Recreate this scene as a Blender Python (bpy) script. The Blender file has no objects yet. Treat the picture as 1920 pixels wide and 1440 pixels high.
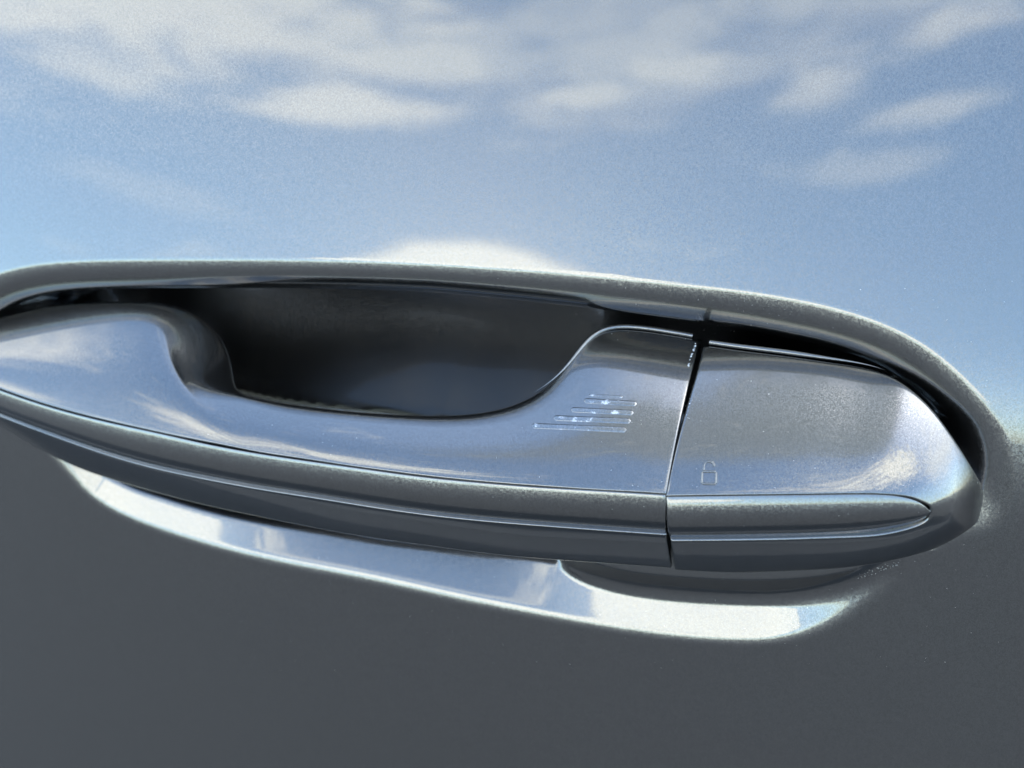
import bpy, bmesh, math, random
import numpy as np
from mathutils import Vector, Matrix

scene = bpy.context.scene
COL = scene.collection
rad = math.radians

# ------------------------------------------------------------------ camera
# Axes: X along the car (to the right), -Y out of the door towards the viewer, Z up.
PITCH, YAW, ROLL = rad(30.0), rad(17.0), rad(-2.5)
FPX = 1968.0                      # focal length in photo pixels (1920 wide)
DIST = 0.245
fw = np.array([-math.sin(YAW)*math.cos(PITCH), math.cos(YAW)*math.cos(PITCH), -math.sin(PITCH)])
r0 = np.array([math.cos(YAW), math.sin(YAW), 0.0])
u0 = np.cross(r0, fw)
rt = r0*math.cos(ROLL) + u0*math.sin(ROLL)
up = np.cross(rt, fw)
CAM = -fw*DIST
cam_data = bpy.data.cameras.new('camera')
cam = bpy.data.objects.new('camera', cam_data)
COL.objects.link(cam)
cam.matrix_world = Matrix(((rt[0], up[0], -fw[0], CAM[0]), (rt[1], up[1], -fw[1], CAM[1]),
                           (rt[2], up[2], -fw[2], CAM[2]), (0, 0, 0, 1)))
cam_data.sensor_width = 36.0
cam_data.lens = 36.0*FPX/1920.0
cam_data.clip_start = 0.01
cam_data.clip_end = 2000.0
cam_data.dof.use_dof = True
cam_data.dof.focus_distance = 0.222
cam_data.dof.aperture_fstop = 13.0
scene.camera = cam

# ------------------------------------------------------------------ sky, sun, exposure
SUN_EL, SUN_AZ = rad(52.0), rad(40.0)     # a high sun from behind the rear of the car: it only catches what faces up
scene.view_settings.view_transform = 'Standard'
scene.view_settings.look = 'None'
scene.view_settings.gamma = 1.0
scene.view_settings.exposure = 2.4
scene.render.engine = 'CYCLES'
scene.cycles.max_bounces = 8
scene.cycles.glossy_bounces = 6


class Nodes:
    """Small helper for building node trees."""
    def __init__(self, tree):
        self.t = tree
        self.n = tree.nodes
        self.l = tree.links

    def new(self, kind, **kw):
        n = self.n.new(kind)
        for k, v in kw.items():
            setattr(n, k, v)
        return n

    def put(self, sock, v):
        if hasattr(v, 'is_linked'):
            self.l.new(v, sock)
        else:
            sock.default_value = v

    def math(self, op, a, b=0.0, c=0.0, clamp=False):
        n = self.new('ShaderNodeMath', operation=op, use_clamp=clamp)
        self.put(n.inputs[0], a)
        self.put(n.inputs[1], b)
        self.put(n.inputs[2], c)
        return n.outputs[0]

    def smooth(self, v, lo, hi, a=0.0, b=1.0):
        n = self.new('ShaderNodeMapRange', interpolation_type='SMOOTHSTEP')
        self.put(n.inputs['Value'], v)
        n.inputs['From Min'].default_value = lo
        n.inputs['From Max'].default_value = hi
        n.inputs['To Min'].default_value = a
        n.inputs['To Max'].default_value = b
        return n.outputs[0]

    def noise(self, vec, scale, detail=4.0, rough=0.55, distort=0.0):
        n = self.new('ShaderNodeTexNoise')
        self.put(n.inputs['Vector'], vec)
        n.inputs['Scale'].default_value = scale
        n.inputs['Detail'].default_value = detail
        n.inputs['Roughness'].default_value = rough
        n.inputs['Distortion'].default_value = distort
        return n.outputs['Fac']

    def mix(self, fac, a, b):
        n = self.new('ShaderNodeMix', data_type='RGBA')
        self.put(n.inputs[0], fac)
        self.put(n.inputs[6], a)
        self.put(n.inputs[7], b)
        return n.outputs[2]


world = bpy.data.worlds.new('World')
scene.world = world
world.use_nodes = True
W = Nodes(world.node_tree)
W.n.clear()
wout = W.new('ShaderNodeOutputWorld')
bg = W.new('ShaderNodeBackground')
bg.inputs['Strength'].default_value = 0.14
W.l.new(bg.outputs[0], wout.inputs[0])
sky = W.new('ShaderNodeTexSky', sky_type='NISHITA')
sky.sun_disc = False
sky.sun_elevation = SUN_EL
sky.sun_rotation = SUN_AZ
sky.air_density = 1.0
sky.dust_density = 1.5
sky.ozone_density = 0.9
tc = W.new('ShaderNodeTexCoord')
sep = W.new('ShaderNodeSeparateXYZ')
W.l.new(tc.outputs['Generated'], sep.inputs[0])
el = W.math('MULTIPLY', W.math('ARCSINE', sep.outputs[2]), 57.29578)
# azimuth in degrees: 0 straight out of the door, positive to the right of somebody facing the car
az = W.math('MULTIPLY', W.math('ARCTAN2', sep.outputs[0], W.math('MULTIPLY', sep.outputs[1], -1.0)), 57.29578)
comb = W.new('ShaderNodeCombineXYZ')
W.put(comb.inputs[0], W.math('MULTIPLY', az, 0.30))
W.put(comb.inputs[1], W.math('SUBTRACT', el, W.math('MULTIPLY', az, 0.17)))   # the streets of cloud run slightly aslant
wisps = W.noise(comb.outputs[0], 0.16, 6.0, 0.60, 0.5)
wisp2 = W.noise(comb.outputs[0], 0.55, 5.0, 0.62, 0.4)
# clouds: azimuth, elevation, half width, half height (degrees), density
CLOUDS = [
    (-44, 28.5, 26, 6.0, 0.85), (-6, 34.5, 22, 5.0, 0.55), (-29, 27.2, 8, 1.7, 0.9), (-25, 30.5, 7, 1.8, 0.8), (-13, 31, 4.5, 1.1, 0.8), (-7, 33.5, 8, 2.2, 0.8),
    (0, 32.5, 5, 1.6, 0.7), (8, 35.5, 6, 1.3, 0.8), (8, 31.3, 5, 0.9, 0.6), (5, 28.3, 7, 1.0, 0.35), (-12, 35, 11, 2.4, 0.4),
    (-37, 20, 7, 1.0, 0.2), (-17, 16.0, 12.0, 6.4, 1.7), (-2, 10, 14, 4.5, 1.21), (-73, 28, 7, 4, 1.0), (-60, 42, 14, 5.0, 1.0), (-45, 50, 22, 5.0, 1.0),
    (90, 36, 34, 24, 0.6), (46, 55, 38, 13, 1.0), (-110, 30, 24, 14, 0.8), (140, 35, 26, 12, 0.7),
]
cover = W.math('MULTIPLY', W.smooth(wisps, 0.60, 0.80), 0.3)
fine = W.math('ADD', W.math('MULTIPLY', W.math('SUBTRACT', wisps, 0.5), 1.5), W.math('MULTIPLY', W.math('SUBTRACT', wisp2, 0.5), 1.9))
for (a0, e0, ra, re, dens) in CLOUDS:
    da = W.math('DIVIDE', W.math('SUBTRACT', az, a0), ra)
    lean = W.math('MULTIPLY', W.math('SUBTRACT', az, a0), 0.17 if 0.2 < dens < 1.2 and abs(a0) < 50 else 0.0)
    de = W.math('DIVIDE', W.math('SUBTRACT', W.math('SUBTRACT', el, e0), lean), re)
    rr = W.math('SQRT', W.math('ADD', W.math('MULTIPLY', da, da), W.math('MULTIPLY', de, de)))
    body = W.math('ADD', W.smooth(rr, 1.06 if dens > 1.2 else 1.5, 0.72 if dens > 1.2 else 0.0), W.math('MULTIPLY', fine, 0.4 if dens > 1.2 else 1.0))
    cover = W.math('MAXIMUM', cover, W.math('MULTIPLY', W.smooth(body, 0.18, 1.0), dens))
# a thin grey veil overhead
veil = W.math('MULTIPLY', W.smooth(W.math('ADD', el, W.math('MULTIPLY', fine, 5.0)), 66.0, 76.0), 0.92)
tint = W.new('ShaderNodeMix', data_type='RGBA', blend_type='MULTIPLY')
tint.inputs[0].default_value = 1.0
W.l.new(sky.outputs[0], tint.inputs[6])
tint.inputs[7].default_value = (0.92, 1.0, 0.98, 1.0)
skyc = W.mix(veil, tint.outputs[2], (1.15, 1.34, 1.44, 1.0))
glow = W.smooth(cover, 0.8, 1.4, 1.0, 1.3)
cc = W.new('ShaderNodeVectorMath', operation='SCALE')
cc.inputs[0].default_value = (5.5, 5.5, 4.95)
W.l.new(glow, cc.inputs['Scale'])
mx = W.mix(W.math('MINIMUM', cover, 1.0), skyc, cc.outputs[0])
W.l.new(mx, bg.inputs['Color'])

sun_data = bpy.data.lights.new('sun', 'SUN')
sun_data.energy = 2.5
sun_data.angle = rad(2.0)
sun_data.color = (1.0, 0.95, 0.87)
sun = bpy.data.objects.new('sun', sun_data)
COL.objects.link(sun)
# Nishita: rotation 0 puts the sun on +Y, positive turns towards +X
sdir = Vector((math.sin(SUN_AZ)*math.cos(SUN_EL), math.cos(SUN_AZ)*math.cos(SUN_EL), math.sin(SUN_EL)))
sun.rotation_euler = sdir.to_track_quat('Z', 'Y').to_euler()
sun.location = (0, 0, 3)


# ------------------------------------------------------------------ materials
def paint(name, base=(0.146, 0.143, 0.140), rough=0.26, coat=1.0, flake=0.06, flake_scale=5200.0):
    m = bpy.data.materials.new(name)
    m.use_nodes = True
    N = Nodes(m.node_tree)
    N.n.clear()
    out = N.new('ShaderNodeOutputMaterial')
    p = N.new('ShaderNodeBsdfPrincipled')
    N.l.new(p.outputs[0], out.inputs[0])
    co = N.new('ShaderNodeTexCoord')
    vor = N.new('ShaderNodeTexVoronoi', feature='F1')
    vor.inputs['Scale'].default_value = flake_scale
    N.l.new(co.outputs['Object'], vor.inputs['Vector'])
    # every flake lies at its own small angle under the clear coat
    sub = N.new('ShaderNodeVectorMath', operation='SUBTRACT')
    N.l.new(vor.outputs['Color'], sub.inputs[0])
    sub.inputs[1].default_value = (0.5, 0.5, 0.5)
    sc = N.new('ShaderNodeVectorMath', operation='SCALE')
    N.l.new(sub.outputs[0], sc.inputs[0])
    sc.inputs['Scale'].default_value = flake*2
    geo = N.new('ShaderNodeNewGeometry')
    add = N.new('ShaderNodeVectorMath', operation='ADD')
    N.l.new(geo.outputs['Normal'], add.inputs[0])
    N.l.new(sc.outputs[0], add.inputs[1])
    nrm = N.new('ShaderNodeVectorMath', operation='NORMALIZE')
    N.l.new(add.outputs[0], nrm.inputs[0])
    N.l.new(nrm.outputs[0], p.inputs['Normal'])
    sepc = N.new('ShaderNodeSeparateColor')
    N.l.new(vor.outputs['Color'], sepc.inputs[0])
    dark = tuple(c*0.8 for c in base) + (1,)
    light = tuple(min(1, c*1.25) for c in base) + (1,)
    N.l.new(N.mix(sepc.outputs[2], dark, light), p.inputs['Base Color'])
    p.inputs['Metallic'].default_value = 1.0
    p.inputs['Roughness'].default_value = rough
    p.inputs['Coat Weight'].default_value = coat
    film = N.noise(co.outputs['Object'], 38.0, 6.0, 0.65)      # thin film of road dust and wiping marks
    N.l.new(N.smooth(film, 0.45, 0.75, 0.02, 0.055), p.inputs['Coat Roughness'])
    p.inputs['Coat IOR'].default_value = 1.9
    return m


M_PAINT = paint('gunmetal_paint')
M_BLACK = bpy.data.materials.new('black_gap')
M_BLACK.use_nodes = True
_b = M_BLACK.node_tree.nodes['Principled BSDF']
_b.inputs['Base Color'].default_value = (0.012, 0.012, 0.013, 1)
_b.inputs['Roughness'].default_value = 0.6

M_GROUND = bpy.data.materials.new('asphalt')
M_GROUND.use_nodes = True
G = Nodes(M_GROUND.node_tree)
gp = G.n['Principled BSDF']
gc = G.new('ShaderNodeTexCoord')
G.l.new(G.mix(G.noise(gc.outputs['Object'], 0.6, 6.0), (0.022, 0.0262, 0.0315, 1), (0.038, 0.0435, 0.050, 1)), gp.inputs['Base Color'])
gp.inputs['Roughness'].default_value = 0.9


# ------------------------------------------------------------------ helpers
def ray(px, py):
    """Direction of the sight line through a point of the photograph."""
    px = np.asarray(px, float)[..., None]
    py = np.asarray(py, float)[..., None]
    return fw + rt*(px-960)/FPX + up*(720-py)/FPX


def on_plane(px, py, p, n):
    d = ray(px, py)
    t = ((p-CAM)*n).sum(-1)/(d*n).sum(-1)
    return CAM + d*t[..., None]


def on_surface(px, py, yfun):
    """Point where the sight line meets y = yfun(x, z)."""
    d = ray(px, py)
    t = -CAM[1]/d[..., 1]

    def gap(t):
        P = CAM + d*t[..., None]
        return P[..., 1] - yfun(P[..., 0], P[..., 2])
    for _ in range(30):
        g = gap(t)
        t = t - np.clip(g*1e-5/(gap(t+1e-5)-g), -0.05, 0.05)
    return CAM + d*t[..., None]


def spline(t, y, tq):
    """Natural cubic spline through y(t), y of shape (n, k)."""
    t = np.asarray(t, float)
    y = np.asarray(y, float)
    n = len(t)
    h = np.diff(t)
    A = np.zeros((n, n))
    B = np.zeros((n,)+y.shape[1:])
    A[0, 0] = A[-1, -1] = 1
    for i in range(1, n-1):
        A[i, i-1], A[i, i], A[i, i+1] = h[i-1], 2*(h[i-1]+h[i]), h[i]
        B[i] = 6*((y[i+1]-y[i])/h[i] - (y[i]-y[i-1])/h[i-1])
    Mm = np.linalg.solve(A, B.reshape(n, -1)).reshape(B.shape)
    tq = np.asarray(tq, float)
    i = np.clip(np.searchsorted(t, tq)-1, 0, n-2)
    sh = (-1,)+(1,)*(y.ndim-1)
    a = ((t[i+1]-tq)/h[i]).reshape(sh)
    b = ((tq-t[i])/h[i]).reshape(sh)
    hh = (h[i]**2/6).reshape(sh)
    return a*y[i] + b*y[i+1] + ((a**3-a)*Mm[i] + (b**3-b)*Mm[i+1])*hh


def nvec(phi, alpha):
    """Unit normal: phi degrees above the horizontal, alpha degrees to the right of straight out."""
    phi, alpha = np.radians(phi), np.radians(alpha)
    return np.stack([np.sin(alpha)*np.cos(phi), -np.cos(alpha)*np.cos(phi), np.sin(phi)], -1)


def sstep(x, a, b):
    t = np.clip((x-a)/(b-a), 0, 1)
    return t*t*(3-2*t)


def smin(a, b, k):
    h = np.clip(0.5+0.5*(b-a)/k, 0, 1)
    return b*(1-h)+a*h - k*h*(1-h)


def grid_mesh(name, P, mat, parent=None, flip=False):
    ns, nt = P.shape[:2]
    idx = np.arange(ns*nt).reshape(ns, nt)
    q = np.stack([idx[:-1, :-1], idx[1:, :-1], idx[1:, 1:], idx[:-1, 1:]], -1).reshape(-1, 4)
    if flip:
        q = q[:, ::-1]
    return raw_mesh(name, P.reshape(-1, 3), q, mat, parent)


def raw_mesh(name, V, F, mat, parent=None):
    me = bpy.data.meshes.new(name)
    V = np.asarray(V, np.float32)
    F = np.asarray(F, np.int32)
    n = F.shape[1]
    me.vertices.add(len(V))
    me.vertices.foreach_set('co', V.ravel())
    me.loops.add(F.size)
    me.loops.foreach_set('vertex_index', F.ravel())
    me.polygons.add(len(F))
    me.polygons.foreach_set('loop_start', np.arange(0, F.size, n, dtype=np.int32))
    me.polygons.foreach_set('use_smooth', np.ones(len(F), bool))
    me.update(calc_edges=True)
    me.materials.append(mat)
    o = bpy.data.objects.new(name, me)
    COL.objects.link(o)
    if parent:
        o.parent = parent
    return o


def normals(P):
    a = np.gradient(P, axis=0)
    b = np.gradient(P, axis=1)
    n = np.cross(a, b)
    return n/np.maximum(np.linalg.norm(n, axis=-1, keepdims=True), 1e-12)


def lip(P, N, r, depth, at_end, axis, steps=5):
    """Roll one border of a grid back into the body: a fillet of radius r, then a wall."""
    if axis == 0:
        P, N = P.swapaxes(0, 1), N.swapaxes(0, 1)
    if at_end:
        e = P[:, -1]-P[:, -2]
        p, n = P[:, -1], N[:, -1]
    else:
        e = P[:, 0]-P[:, 1]
        p, n = P[:, 0], N[:, 0]
    e = e - (e*n).sum(-1, keepdims=True)*n
    e /= np.maximum(np.linalg.norm(e, axis=-1, keepdims=True), 1e-12)
    rows, nr = [], []
    r = np.asarray(r, float).reshape(-1, 1)
    depth = np.asarray(depth, float).reshape(-1, 1)
    for k in range(1, steps+1):
        th = 0.5*math.pi*k/steps
        rows.append(p + r*math.sin(th)*e - r*(1-math.cos(th))*n)
        nr.append(n)
    for f in (0.25, 1.0):
        rows.append(p + r*e - (r+depth*f)*n)
        nr.append(n)
    rows, nr = np.stack(rows, 1), np.stack(nr, 1)
    if at_end:
        P2, N2 = np.concatenate([P, rows], 1), np.concatenate([N, nr], 1)
    else:
        P2, N2 = np.concatenate([rows[:, ::-1], P], 1), np.concatenate([nr[:, ::-1], N], 1)
    if axis == 0:
        P2, N2 = P2.swapaxes(0, 1), N2.swapaxes(0, 1)
    return P2, N2


# ------------------------------------------------------------------ the door skin
def door_y(x, z):
    """Undisturbed door surface: leans in above the handle, nearly upright below it (metres, +y is inward)."""
    lo, hi = math.tan(rad(LEAN_LO)), math.tan(rad(LEAN_HI))
    a, b = -0.022, 0.024
    # integral of a smooth ramp of slope from lo to hi
    t = np.clip((z-a)/(b-a), 0, 1)
    ramp = (b-a)*(t**3 - 0.5*t**4)
    y = lo*z + (hi-lo)*(ramp + np.maximum(z-b, 0))
    y = y + np.maximum(z-b, 0)**2*0.08 + np.minimum(z-a, 0)**2*(-0.10) + x*x*0.05
    return y


LEAN_LO, LEAN_HI = 4.0, 23.0
Y_OFF = float(door_y(np.array(0.0), np.array(0.028)))


def base_y(x, z):
    return door_y(x, z) - Y_OFF


TOP_EDGE = [(-230, 800), (-185, 690), (-120, 590), (-40, 528), (60, 497), (150, 489), (300, 486), (500, 486), (700, 490),
            (900, 500), (1100, 515), (1250, 530), (1400, 547), (1530, 570), (1640, 602), (1720, 640), (1790, 694), (1845, 755),
            (1885, 816), (1912, 880), (1926, 940), (1926, 1000), (1912, 1050), (1880, 1095)]
LOW_EDGE = [(-420, 640), (-260, 715), (-100, 765), (10, 795), (80, 848), (160, 932), (300, 1003), (500, 1060), (700, 1100), (850, 1133),
            (1000, 1163), (1150, 1190), (1300, 1209), (1400, 1214), (1480, 1209), (1550, 1189), (1620, 1152), (1675, 1108),
            (1732, 1056), (1788, 1024), (1840, 1006), (1895, 1008), (1970, 1026)]


def dense(pts, n=900, yfun=base_y):
    pts = np.array(pts, float)
    t = np.r_[0, np.cumsum(np.linalg.norm(np.diff(pts, axis=0), axis=1))]
    q = spline(t, pts, np.linspace(0, t[-1], n))
    P = on_surface(q[:, 0], q[:, 1], yfun)
    return P[:, [0, 2]], q


def signed(curve, X, Z):
    """Signed distance to an open curve, positive on its right-hand side, and the nearest index."""
    best = np.full(X.shape, 1e9)
    ind = np.zeros(X.shape, int)
    for i in range(len(curve)):
        d = (X-curve[i, 0])**2 + (Z-curve[i, 1])**2
        m = d < best
        best[m] = d[m]
        ind[m] = i
    tan = np.gradient(curve, axis=0)
    tan /= np.linalg.norm(tan, axis=1, keepdims=True)
    tx, tz = tan[ind, 0], tan[ind, 1]
    vx, vz = X-curve[ind, 0], Z-curve[ind, 1]
    side = vx*tz - vz*tx
    perp = side
    along = vx*tx+vz*tz
    dist = np.where(np.abs(along) < 2e-3, perp, np.sign(side)*np.sqrt(best))
    return dist, ind


def axis_pts(lo, hi, step, far, n_far):
    mid = np.arange(lo, hi+step/2, step)
    g = np.geomspace(step*2, far, n_far)
    return np.concatenate([(lo-np.cumsum(np.diff(np.r_[0, g])))[::-1], mid, hi+np.cumsum(np.diff(np.r_[0, g]))])


FLOOR_BULGE = 0.0
gx = axis_pts(-0.150, 0.125, 0.00045, 1.5, 32)
gz = axis_pts(-0.085, 0.075, 0.00045, 0.75, 28)
gz = gz[(gz < 0.42)]
X, Z = np.meshgrid(gx, gz, indexing='ij')
near = (np.abs(X+0.012) < 0.15) & (np.abs(Z) < 0.09)
top_c, top_px = dense(TOP_EDGE)
low_c, low_px = dense(LOW_EDGE)
dT = np.full(X.shape, -1.0)
dB = np.full(X.shape, -1.0)
iT = np.zeros(X.shape, int)
dT[near], iT[near] = signed(top_c, X[near], Z[near])
tmp, _ = signed(low_c, X[near], Z[near])
dB[near] = -tmp
# upper rim: a fillet whose radius grows towards the rear end, then a steep wall
rT = np.interp(top_px[:, 0], [-200, 300, 800, 1200, 1500, 1750, 1900], [0.0125, 0.0120, 0.0110, 0.0132, 0.0145, 0.0136, 0.0125])
R_ = rT[iT]
ang = rad(74)
dm = R_*(math.sin(ang)-math.sin(rad(9)))
dc = np.clip(dT, 0, dm)
A0 = rad(9)
fT = R_*math.cos(A0)-np.sqrt(np.maximum(R_**2-(dc+R_*math.sin(A0))**2, 1e-12)) + np.maximum(dT-dm, 0)*math.tan(ang)
# lower lip: a small roll, then a scoop that faces the sky
xk = [float(on_surface(np.array(float(q)), np.array(1080.0), base_y)[0]) for q in (-100, 100, 420, 560, 950, 1080, 1250, 1450, 1600, 1800)]
AB = np.radians([46, 27, 27, 40, 40, 28, 25.5, 27, 32, 8])
# fair the changes of slope along the lip
xs = np.linspace(-0.2, 0.2, 801)
sl = np.interp(xs, xk, np.degrees(AB))
gk = np.exp(-0.5*(np.arange(-60, 61)*0.0005/0.0075)**2)
sl = np.convolve(np.pad(sl, 60, 'edge'), gk/gk.sum(), 'valid')
aB = np.radians(np.interp(X, xs, sl))
rB = np.interp(X, xk, [0.004, 0.0062, 0.0062, 0.0062, 0.0062, 0.0062, 0.0062, 0.0062, 0.0075, 0.012])
d0 = np.interp(X, [float(on_surface(np.array(float(q)), np.array(1000.0), base_y)[0]) for q in (-100, 60, 300, 700, 1000, 1450, 1600, 1830)],
               [0.003, 0.006, 0.0082, 0.0090, 0.012, 0.013, 0.012, 0.030])
dmB = rB*np.sin(aB)
dcB = np.clip(dB, 0, dmB)
fB = rB-np.sqrt(rB**2-dcB**2) + np.maximum(dB-dmB, 0)*np.tan(aB) + np.maximum(dB-d0, 0)**2*450
# back of the recess: a wall that leans slightly over, so that it looks down at the ground
floor_d = np.maximum(0.0165 - 0.30*(Z-0.020) - base_y(X, Z) + FLOOR_BULGE*(X*X), 0.004)


# finger pocket behind the grip
def pocket(X, Z):
    f = lambda x, z: 0.016 + 0*x
    c = on_surface(np.array(800.0), np.array(665.0), f)
    l = on_surface(np.array(424.0), np.array(640.0), f)
    a = c[0]-l[0]
    b = 0.030
    dx, dz = X-c[0], Z-c[2]
    dz = np.maximum(dz, 0)
    r = (np.abs(dx/a)**2.8 + np.abs(dz/b)**2.8)**(1/2.8)
    return 0.003*sstep(1-r, -0.1, 0.75)


floor_d = floor_d + pocket(X, Z)
depth = smin(fB, floor_d, 0.0025)
depth = smin(fT, depth, 0.004)
depth = np.where((dT <= 0) | (dB <= 0), 0, np.maximum(depth, 0))
# raised pad that carries the fixed end of the handle
PAD = [(1034, 975), (1048, 1022), (1066, 1048), (1106, 1070), (1184, 1090), (1300, 1103), (1450, 1108), (1560, 1100), (1650, 1080),
       (1730, 1048), (1785, 1020), (1805, 995)]
pad_c, _ = dense(PAD, 300, lambda x, z: base_y(x, z)+0.008)
dP = np.full(X.shape, -1.0)
tmp, _ = signed(pad_c, X[near], Z[near])
dP[near] = -tmp
dP = np.where(Z > pad_c[:, 1].max(), -1, dP)
pad_depth = np.maximum(0.0058 - 0.62*np.maximum(dP, 0), -0.001) + np.maximum(-dP, 0)*1.6
depth = np.where((dP > -0.004) & (depth > 0), np.maximum(smin(depth, pad_depth, 0.004), 0.0), depth)
# the recess runs out towards the rear end of the handle
end = on_surface(np.array(1910.0), np.array(1012.0), base_y)
depth = depth*sstep(np.hypot(X-end[0], Z-end[2]), 0.001, 0.010)
Yd = base_y(X, Z) + depth
door_root = bpy.data.objects.new('car_door', None)
COL.objects.link(door_root)
door_root['label'] = 'gunmetal grey metallic car door with a pull handle in an oval recess'
door_root['category'] = 'car door'
skin = grid_mesh('door_skin', np.stack([X, Yd, Z], -1), M_PAINT, door_root, flip=False)

# ------------------------------------------------------------------ the grip of the handle
XC = -0.012          # middle of the handle's bow
BOW_R = 0.46
W_MID = 0.034


def front_y(x, z=None):
    return -(W_MID - (x-XC)**2/(2*BOW_R))


def bow_alpha(x):
    return np.degrees((x-XC)/BOW_R)


# stations: groove edge (front), then the rear border of the top face, then the rear outline
GRIP = [
    ((-175, 650), (-172, 640), (-172, 632)),
    ((-110, 682), (-118, 660), (-120, 648)),
    ((-50, 707), (-58, 630), (-60, 618)),
    ((20, 734), (5, 608), (3, 597)),
    ((110, 763), (95, 588), (93, 576)),
    ((200, 786), (195, 580), (196, 569)),
    ((275, 803), (270, 582), (285, 569)),
    ((340, 817), (305, 612), (352, 584)),
    ((395, 828), (313, 658), (404, 626)),
    ((445, 838), (340, 704), (427, 684)),
    ((495, 848), (409, 734), (433, 734)),
    ((560, 857), (500, 757), (503, 753)),
    ((640, 869), (600, 772), (602, 767)),
    ((730, 881), (710, 782), (712, 777)),
    ((810, 891), (800, 787), (800, 781)),
    ((890, 899), (880, 786), (878, 779)),
    ((960, 905), (952, 775), (947, 768)),
    ((1020, 909), (1014, 750), (1008, 743)),
    ((1075, 913), (1066, 708), (1059, 702)),
    ((1120, 916), (1097, 660), (1090, 655)),
    ((1160, 918), (1128, 632), (1120, 621)),
    ((1205, 920), (1200, 634), (1190, 620)),
    ((1246, 923), (1305, 655), (1309, 641)),
]


def upper_patch(st, phis, k1_over=None, fr=(0.33, 0.68), ns=220, gap_bend=None):
    """Control net of a top face, stations by rows: groove edge, two inner rows, rear border, rear outline."""
    net = []
    a5 = np.array([s[0] for s in st], float)
    a2 = np.array([s[1] for s in st], float)
    a1 = np.array([s[2] for s in st], float)
    p5 = on_surface(a5[:, 0], a5[:, 1], front_y)
    al = bow_alpha(p5[:, 0])
    pts = [p5]
    rows = [a5 + (a2-a5)*f for f in fr] + [a2]
    for k, px in enumerate(rows):
        if gap_bend is not None and k < 2:
            px = px.copy()
            px[-1] += gap_bend[k]
        pts.append(on_plane(px[:, 0], px[:, 1], pts[-1], nvec(np.broadcast_to(phis[k], al.shape), al)))
    ph = np.full(len(st), phis[3], float)
    aa = al.copy()
    if k1_over:
        for i, (p_, a_) in k1_over.items():
            ph[i], aa[i] = p_, a_
    pts.append(on_plane(a1[:, 0], a1[:, 1], pts[-1], nvec(ph, aa)))
    return np.stack(pts, 1)


K1 = {0: (62, -18), 1: (62, -18), 2: (62, -16), 3: (62, -14), 4: (64, -12), 5: (68, -6), 6: (74, 10), 18: (80, 0), 19: (70, 2), 20: (66, 4), 21: (66, 6), 22: (66, 8), 7: (70, 40), 8: (35, 60), 9: (25, 62), 10: (60, 40)}
SI = np.arange(len(GRIP))
net = upper_patch(GRIP, (45, np.interp(SI, [6, 11], [61, 69]), np.interp(SI, [6, 11], [63, 73]), 100), K1, gap_bend=(np.array([-5.0, 2.0]), np.array([-3.0, 1.0])))


def refine(net, ns, nt):
    c = np.linalg.norm(np.diff(net[:, 0], axis=0), axis=1) + 0.5*np.linalg.norm(np.diff(net[:, -1], axis=0), axis=1)
    s = np.r_[0, np.cumsum(c)]
    P = spline(s, net, np.linspace(0, s[-1], ns))
    P = P.swapaxes(0, 1)
    t = np.array([0, 1.0, 2.0, 2.9, 3.25])[:P.shape[0]] if P.shape[0] == 5 else np.arange(P.shape[0], dtype=float)
    # clamped cubic B-spline across: no overshoot beside the tight fillets
    n = P.shape[0]
    kn = np.r_[[0]*4, np.arange(1, n-3), [n-3]*4].astype(float)
    tq = np.linspace(0, n-3-1e-9, nt)
    Bf = [((tq >= kn[i]) & (tq < kn[i+1])).astype(float) for i in range(len(kn)-1)]
    for d in range(1, 4):
        Bn = []
        for i in range(len(kn)-1-d):
            x1 = (tq-kn[i])/(kn[i+d]-kn[i]) if kn[i+d] > kn[i] else 0*tq
            x2 = (kn[i+d+1]-tq)/(kn[i+d+1]-kn[i+1]) if kn[i+d+1] > kn[i+1] else 0*tq
            Bn.append(x1*Bf[i]+x2*Bf[i+1])
        Bf = Bn
    P = sum(Bf[i][:, None, None]*P[i][None] for i in range(n))
    return P.swapaxes(0, 1)


def orient(P):
    """Normals that face the viewer."""
    N = normals(P)
    s = np.sign(((CAM-P)*N).sum(-1).mean())
    return N*s, s < 0


def shell(name, P, mat, parent, t0=None, t1=None, s0=None, s1=None):
    N, fl = orient(P)
    if s0:
        P, N = lip(P, N, s0[0], s0[1], False, 0)
    if s1:
        P, N = lip(P, N, s1[0], s1[1], True, 0)
    if t0:
        P, N = lip(P, N, t0[0], t0[1], False, 1)
    if t1:
        P, N = lip(P, N, t1[0], t1[1], True, 1)
    return grid_mesh(name, P, mat, parent, flip=fl)




def soften(P, sigma):
    """Fair a grid along its length."""
    n = int(sigma*3)
    k = np.exp(-0.5*(np.arange(-n, n+1)/sigma)**2)
    k /= k.sum()
    ext = np.concatenate([2*P[:1]-P[n:0:-1], P, 2*P[-1:]-P[-2:-n-2:-1]])
    return sum(k[i]*ext[i:i+len(P)] for i in range(2*n+1))


P_grip = soften(refine(net, 300, 70), 5.0)
grip = shell('handle_grip', P_grip, M_PAINT, door_root, t0=(0.0004, 0.0025), t1=(0.0016, 0.010), s1=(0.0005, 0.004))


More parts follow.
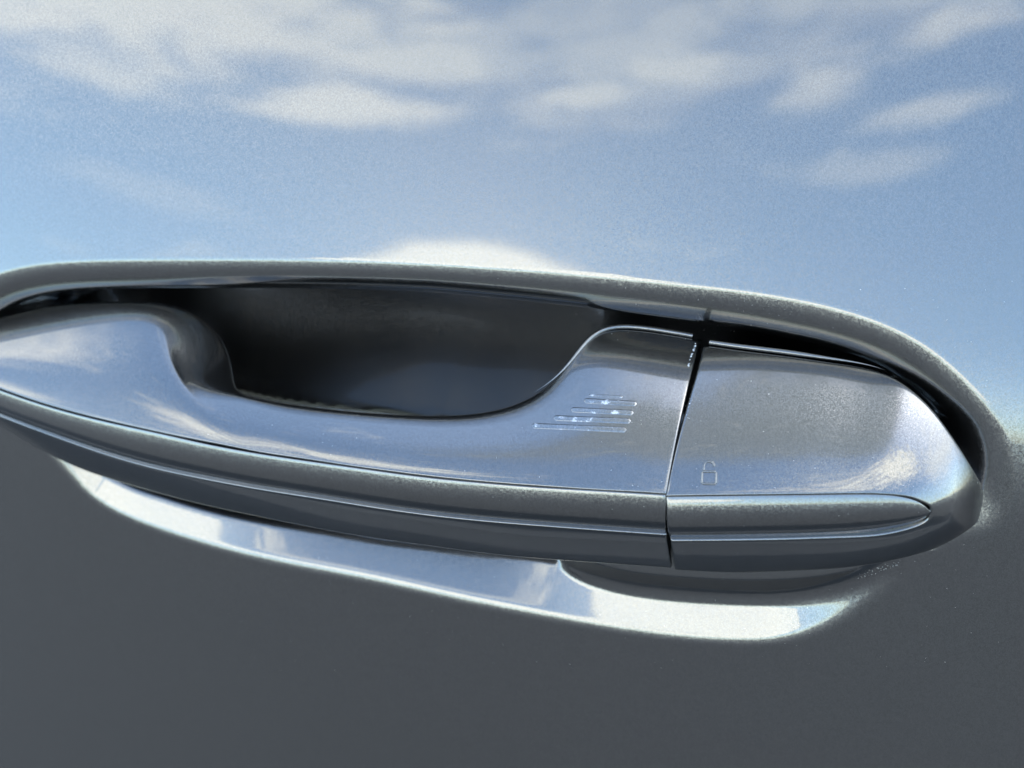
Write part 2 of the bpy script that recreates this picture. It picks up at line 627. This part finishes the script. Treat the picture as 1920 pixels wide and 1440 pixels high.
def band(top, low, ns, nt, bulge, w_top, w_low, taper=False):
    """A strip between two outlines drawn over the photograph, bulging outwards."""
    def curve(pts, w):
        pts = np.array(pts, float)
        t = np.r_[0, np.cumsum(np.linalg.norm(np.diff(pts, axis=0), axis=1))]
        s = np.linspace(0, 1, ns)
        if taper:
            s = 1-(1-s)**2
        q = spline(t, pts, s*t[-1])
        return on_surface(q[:, 0], q[:, 1], lambda x, z: front_y(x)-w)
    A, B = curve(top, w_top), curve(low, w_low)
    t = np.linspace(0, 1, nt)[None, :, None]
    P = A[:, None]*(1-t) + B[:, None]*t
    ch = B-A
    ln = np.linalg.norm(ch, axis=-1)
    al = bow_alpha(A[:, 0])
    side = np.stack([np.cos(np.radians(al)), np.sin(np.radians(al)), 0*al], -1)
    out = np.cross(ch, side)
    out /= np.maximum(np.linalg.norm(out, axis=-1, keepdims=True), 1e-9)
    out *= np.sign((out*np.array([0, -1, 0])).sum(-1, keepdims=True))
    h = bulge*np.minimum(ln/ln.max()*1.0, 1)
    tt = t[0, :, 0]
    P = P + (4*tt*(1-tt))[None, :, None]*h[:, None, None]*out[:, None]
    return P


G_TOP = [(-175, 650), (-110, 682), (-50, 707), (20, 734), (110, 763), (200, 786), (300, 808), (380, 826), (487, 846), (594, 862), (700, 877), (807, 891), (900, 900), (1000, 908), (1100, 914), (1246, 923)]
S_TOP = [(x, y+7) for x, y in G_TOP]
S_LOW = [(-175, 690), (-110, 725), (-50, 757), (0, 779), (100, 817), (213, 856), (300, 880), (380, 897), (487, 917), (594, 934), (700, 951), (807, 966), (900, 976), (1021, 986), (1130, 994), (1246, 1002)]
L_TOP = [(x, y+2) for x, y in S_LOW]
L_LOW = [(-175, 700), (-110, 738), (-50, 775), (0, 803), (50, 830), (150, 878), (250, 911), (400, 950), (500, 971), (650, 1000), (800, 1022), (950, 1041), (1100, 1053), (1256, 1064)]
strip = shell('grip_insert', band(S_TOP, S_LOW, 260, 24, 0.0017, 0.0002, -0.0012), M_PAINT, grip,
              t0=(0.0003, 0.002), t1=(0.0003, 0.002), s1=(0.0004, 0.004))
lower = shell('lower_trim', band(L_TOP, L_LOW, 260, 16, 0.0003, 0.0002, -0.0058), M_PAINT, grip,
              t0=(0.0003, 0.003), t1=(0.0008, 0.012), s1=(0.0005, 0.004))

# ------------------------------------------------------------------ the fixed end cap
CAP = [
    ((1253, 927), (1323, 650.5)), ((1320, 926), (1390, 660)), ((1400, 925), (1470, 670)), ((1490, 924), (1560, 683)),
    ((1570, 923), (1640, 698)), ((1640, 923), (1700, 728)), ((1685, 926), (1750, 775)), ((1715, 932), (1793, 835)),
    ((1737, 942), (1825, 885)), ((1750, 956), (1846, 935)), ((1748, 968), (1843, 962)), ((1735, 981), (1822, 988)),
    ((1705, 993), (1775, 1018)), ((1650, 1005), (1700, 1044)), ((1570, 1010), (1600, 1062)), ((1480, 1013), (1490, 1070)),
    ((1370, 1015), (1370, 1073)), ((1262, 1016), (1268, 1068)),
]
# facet directions (elevation, turn to the right) from the insert outwards, given at a few stations
CAP_DIR = {
    0: [(45, 0), (64, 0), (69, 0), (72, 0)], 4: [(43, 4), (60, 6), (65, 8), (66, 10)], 6: [(36, 10), (50, 16), (56, 24), (58, 32)],
    8: [(22, 16), (28, 28), (30, 42), (30, 55)], 9: [(10, 18), (10, 30), (8, 45), (5, 58)], 10: [(-2, 16), (-5, 26), (-8, 38), (-12, 48)],
    12: [(-16, 6), (-22, 10), (-26, 14), (-32, 18)], 14: [(-20, 0), (-25, 0), (-28, 0), (-34, 0)], 17: [(-22, 0), (-26, 0), (-28, 0), (-32, 0)],
}
ci = np.arange(len(CAP))
keys = sorted(CAP_DIR)
cdir = np.array([CAP_DIR[k] for k in keys], float)
cdir = np.stack([[np.interp(ci, keys, cdir[:, k, j]) for j in range(2)] for k in range(4)])   # (4, 2, n)
a_in = np.array([c[0] for c in CAP], float)
a_out = np.array([c[1] for c in CAP], float)
pts = [on_surface(a_in[:, 0], a_in[:, 1], lambda x, z: front_y(x)-0.0003)]
al = bow_alpha(pts[0][:, 0])
for k, f in enumerate((0.30, 0.62, 0.93, 1.0)):
    px = a_in + (a_out-a_in)*f
    if k < 2:
        px[0] += np.array([[-5.0, 2.0], [-3.0, 1.0]])[k]
    pts.append(on_plane(px[:, 0], px[:, 1], pts[-1], nvec(cdir[k, 0], cdir[k, 1]+al)))
P_cap = refine(np.stack(pts, 1), 340, 60)
cap = shell('handle_end_cap', P_cap, M_PAINT, door_root, t0=(0.0004, 0.0025), t1=(0.0012, 0.012), s0=(0.0005, 0.004), s1=(0.0005, 0.004))
I_TOP = [(1252, 933), (1320, 932), (1400, 931), (1490, 930), (1570, 929), (1640, 929), (1682, 932), (1710, 938), (1730, 947), (1745, 961)]
I_LOW = [(1258, 1009), (1320, 1009), (1400, 1008), (1490, 1006), (1570, 1003), (1640, 997), (1682, 990), (1710, 983), (1730, 975), (1745, 963)]
ins = shell('cap_insert', band(I_TOP, I_LOW, 200, 24, 0.0017, 0.0002, -0.0008, True), M_PAINT, cap,
            t0=(0.0003, 0.002), t1=(0.0003, 0.002), s0=(0.0004, 0.004))

# moulding bead along the rear border of grip and cap
def bead(name, line, off, r, parent, taper):
    line = line + np.array(off)
    n = len(line)
    tn = np.gradient(line, axis=0)
    tn /= np.linalg.norm(tn, axis=1, keepdims=True)
    u_ = np.cross(tn, np.array([0, 1.0, 0]))
    u_ /= np.linalg.norm(u_, axis=1, keepdims=True)
    v_ = np.cross(tn, u_)
    tt = np.linspace(0, 1, n)
    rr = r*(np.clip((1-tt)/0.5, 0.02, 1) if taper else np.clip(tt/0.5, 0.02, 1))
    a = np.linspace(0, 2*math.pi, 10)
    P = line[:, None] + rr[:, None, None]*(np.cos(a)[None, :, None]*u_[:, None] + np.sin(a)[None, :, None]*v_[:, None])
    return grid_mesh(name, P, M_PAINT, parent, flip=True)


bead('rear_bead', P_cap[2:int(340*0.30), -1], (0, 0.0013, 0.0006), 0.0006, cap, True)
bead('rear_bead', P_grip[-44:-1, -1], (0, 0.0013, 0.0006), 0.0006, grip, False)

# ------------------------------------------------------------------ small raised marks and wear
bpy.context.view_layer.update()
from mathutils.bvhtree import BVHTree


def tree(o):
    me = o.data
    return BVHTree.FromPolygons([v.co[:] for v in me.vertices], [p.vertices[:] for p in me.polygons])


T_GRIP, T_CAP = tree(grip), tree(cap)


def hit(t, px, py):
    d = Vector(ray(px, py)).normalized()
    loc, n, _, _ = t.ray_cast(Vector(CAM), d)
    if loc is None:
        return None, None
    return np.array(loc), np.array(n if n.dot(d) < 0 else -n)


def ribbon(t, path, half, high, ns=40, nt=9, taper=1.0):
    """A low raised bead that follows a path drawn on the photograph, lying on a surface."""
    path = np.array(path, float)
    L = np.r_[0, np.cumsum(np.linalg.norm(np.diff(path, axis=0), axis=1))]
    V, F = [], []
    for i, s in enumerate(np.linspace(0, L[-1], ns)):
        p = np.array([np.interp(s, L, path[:, k]) for k in range(2)])
        e = 0.5
        q = np.array([np.interp(min(s+e, L[-1]), L, path[:, k]) - np.interp(max(s-e, 0), L, path[:, k]) for k in range(2)])
        q /= np.linalg.norm(q)
        m = np.array([-q[1], q[0]])
        endd = min(s, (L[-1]-s))
        w = half*math.sqrt(max(1-(1-min(endd/half, 1))**2, 0.02))
        for j in range(nt):
            u = -1+2*j/(nt-1)
            loc, n = hit(t, *(p+m*u*w))
            if loc is None:
                return None
            h = high*max(0.0, 1-abs(u)**4)*min(1, endd/half*1.6+0.05) - 2e-5
            V.append(loc + n*h)
            if i and j:
                a = i*nt+j
                F.append((a-nt-1, a-1, a, a-nt))
    return np.array(V), F


M_RIB = paint('worn_glint_rib_paint', base=(0.20, 0.205, 0.21), rough=0.32, flake=0.10, flake_scale=3800.0)
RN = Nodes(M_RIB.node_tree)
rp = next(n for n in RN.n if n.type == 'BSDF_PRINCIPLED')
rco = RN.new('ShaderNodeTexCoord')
worn_glint = RN.smooth(RN.noise(rco.outputs['Object'], 420.0, 4.0, 0.65), 0.57, 0.66)  # pale patches: sun glints put into the colour, along with worn spots
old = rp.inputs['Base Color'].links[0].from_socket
RN.l.new(RN.mix(worn_glint, old, (0.70, 0.72, 0.74, 1)), rp.inputs['Base Color'])
RN.l.new(RN.math('MULTIPLY_ADD', worn_glint, 0.25, 0.30), rp.inputs['Roughness'])
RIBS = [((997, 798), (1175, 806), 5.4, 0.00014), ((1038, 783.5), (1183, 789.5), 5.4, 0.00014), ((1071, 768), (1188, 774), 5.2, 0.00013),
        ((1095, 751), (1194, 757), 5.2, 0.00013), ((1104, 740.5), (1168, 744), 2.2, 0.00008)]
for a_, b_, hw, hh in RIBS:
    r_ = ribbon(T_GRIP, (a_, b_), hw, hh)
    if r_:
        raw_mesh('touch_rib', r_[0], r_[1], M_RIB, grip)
VV, FF = [], []
arc = [(1319.5, 883), (1319.5, 875)] + [(1329.5-10*math.cos(t), 875-10*math.sin(t)) for t in np.linspace(0.2, math.pi, 12)] + [(1339.2, 872.5)]
for path in (arc, [(1316.5, 884), (1342.5, 884.5)], [(1316.5, 884), (1316, 907)], [(1316, 907), (1342.5, 907.5)], [(1342.5, 907.5), (1342.5, 884.5)]):
    r_ = ribbon(T_CAP, path, 2.4, 0.00024, ns=26, nt=7)
    if r_:
        FF += [tuple(i+sum(len(v) for v in VV) for i in f) for f in r_[1]]
        VV.append(r_[0])
raw_mesh('padlock_symbol', np.concatenate(VV), FF, M_PAINT, cap)

M_CHIP = bpy.data.materials.new('bare_chip')
M_CHIP.use_nodes = True
cb = M_CHIP.node_tree.nodes['Principled BSDF']
cb.inputs['Base Color'].default_value = (0.75, 0.76, 0.77, 1)
cb.inputs['Roughness'].default_value = 0.45
M_DUST = bpy.data.materials.new('dust')
M_DUST.use_nodes = True
db = M_DUST.node_tree.nodes['Principled BSDF']
db.inputs['Base Color'].default_value = (0.32, 0.31, 0.29, 1)
db.inputs['Roughness'].default_value = 0.95


def flecks(name, spots, mat, parent, seed):
    """Tiny irregular grains lying on whatever surface they have landed on."""
    rnd = random.Random(seed)
    dg = bpy.context.evaluated_depsgraph_get()
    V, F = [], []
    for px, py, size in spots:
        d = Vector(ray(px, py)).normalized()
        ok, loc, n, _, _, _ = scene.ray_cast(dg, Vector(CAM), d)
        if not ok:
            continue
        if n.dot(d) > 0:
            n = -n
        t1 = n.orthogonal().normalized()
        t2 = n.cross(t1)
        r = size*1.2e-4
        k = len(V)
        ph = rnd.random()*6.28
        el_ = rnd.uniform(1.0, 2.2)
        for i in range(6):
            a = ph+i*math.pi/3
            rr_ = r*rnd.uniform(0.55, 1.1)
            V.append(tuple(loc + n*1e-5 + t1*math.cos(a)*rr_*el_ + t2*math.sin(a)*rr_))
        V.append(tuple(loc + n*(r*0.5+1e-5)))
        F += [(k+i, k+(i+1) % 6, k+6) for i in range(6)]
    o = raw_mesh(name, V, F, mat, parent)
    o['kind'] = 'stuff'
    return o


rnd = random.Random(4)
chips = []
for i in range(26):
    f = rnd.random()
    chips.append((1305.5-16*f+rnd.uniform(-2.2, 0.6), 644+48*f, rnd.choice((0.5, 0.7, 1.0, 1.5))))
for i in range(8):
    chips.append((1291-rnd.random()*9+2, 745+rnd.random()*40, rnd.uniform(0.3, 0.7)))
flecks('paint_chip', chips, M_CHIP, grip, 7)
dust = []
for i in range(46):
    f = rnd.random()
    dust.append((1612+76*f+rnd.uniform(-5, 5), 1080-26*f+rnd.uniform(-5, 5), rnd.uniform(0.4, 1.0)))
for i in range(420):
    dust.append((rnd.uniform(380, 1900), rnd.uniform(520, 1260), rnd.choice((0.22, 0.25, 0.3, 0.35, 0.5))))
for i in range(60):
    dust.append((rnd.uniform(1120, 1500), rnd.uniform(560, 640), rnd.choice((0.25, 0.35, 0.5, 0.7))))
flecks('dust', dust, M_DUST, door_root, 9)

# ------------------------------------------------------------------ ground in front of the car
gr = raw_mesh('ground', [(-600, -600, -0.92), (600, -600, -0.92), (600, 600, -0.92), (-600, 600, -0.92)], [(0, 1, 2, 3)], M_GROUND)
gr['kind'] = 'structure'
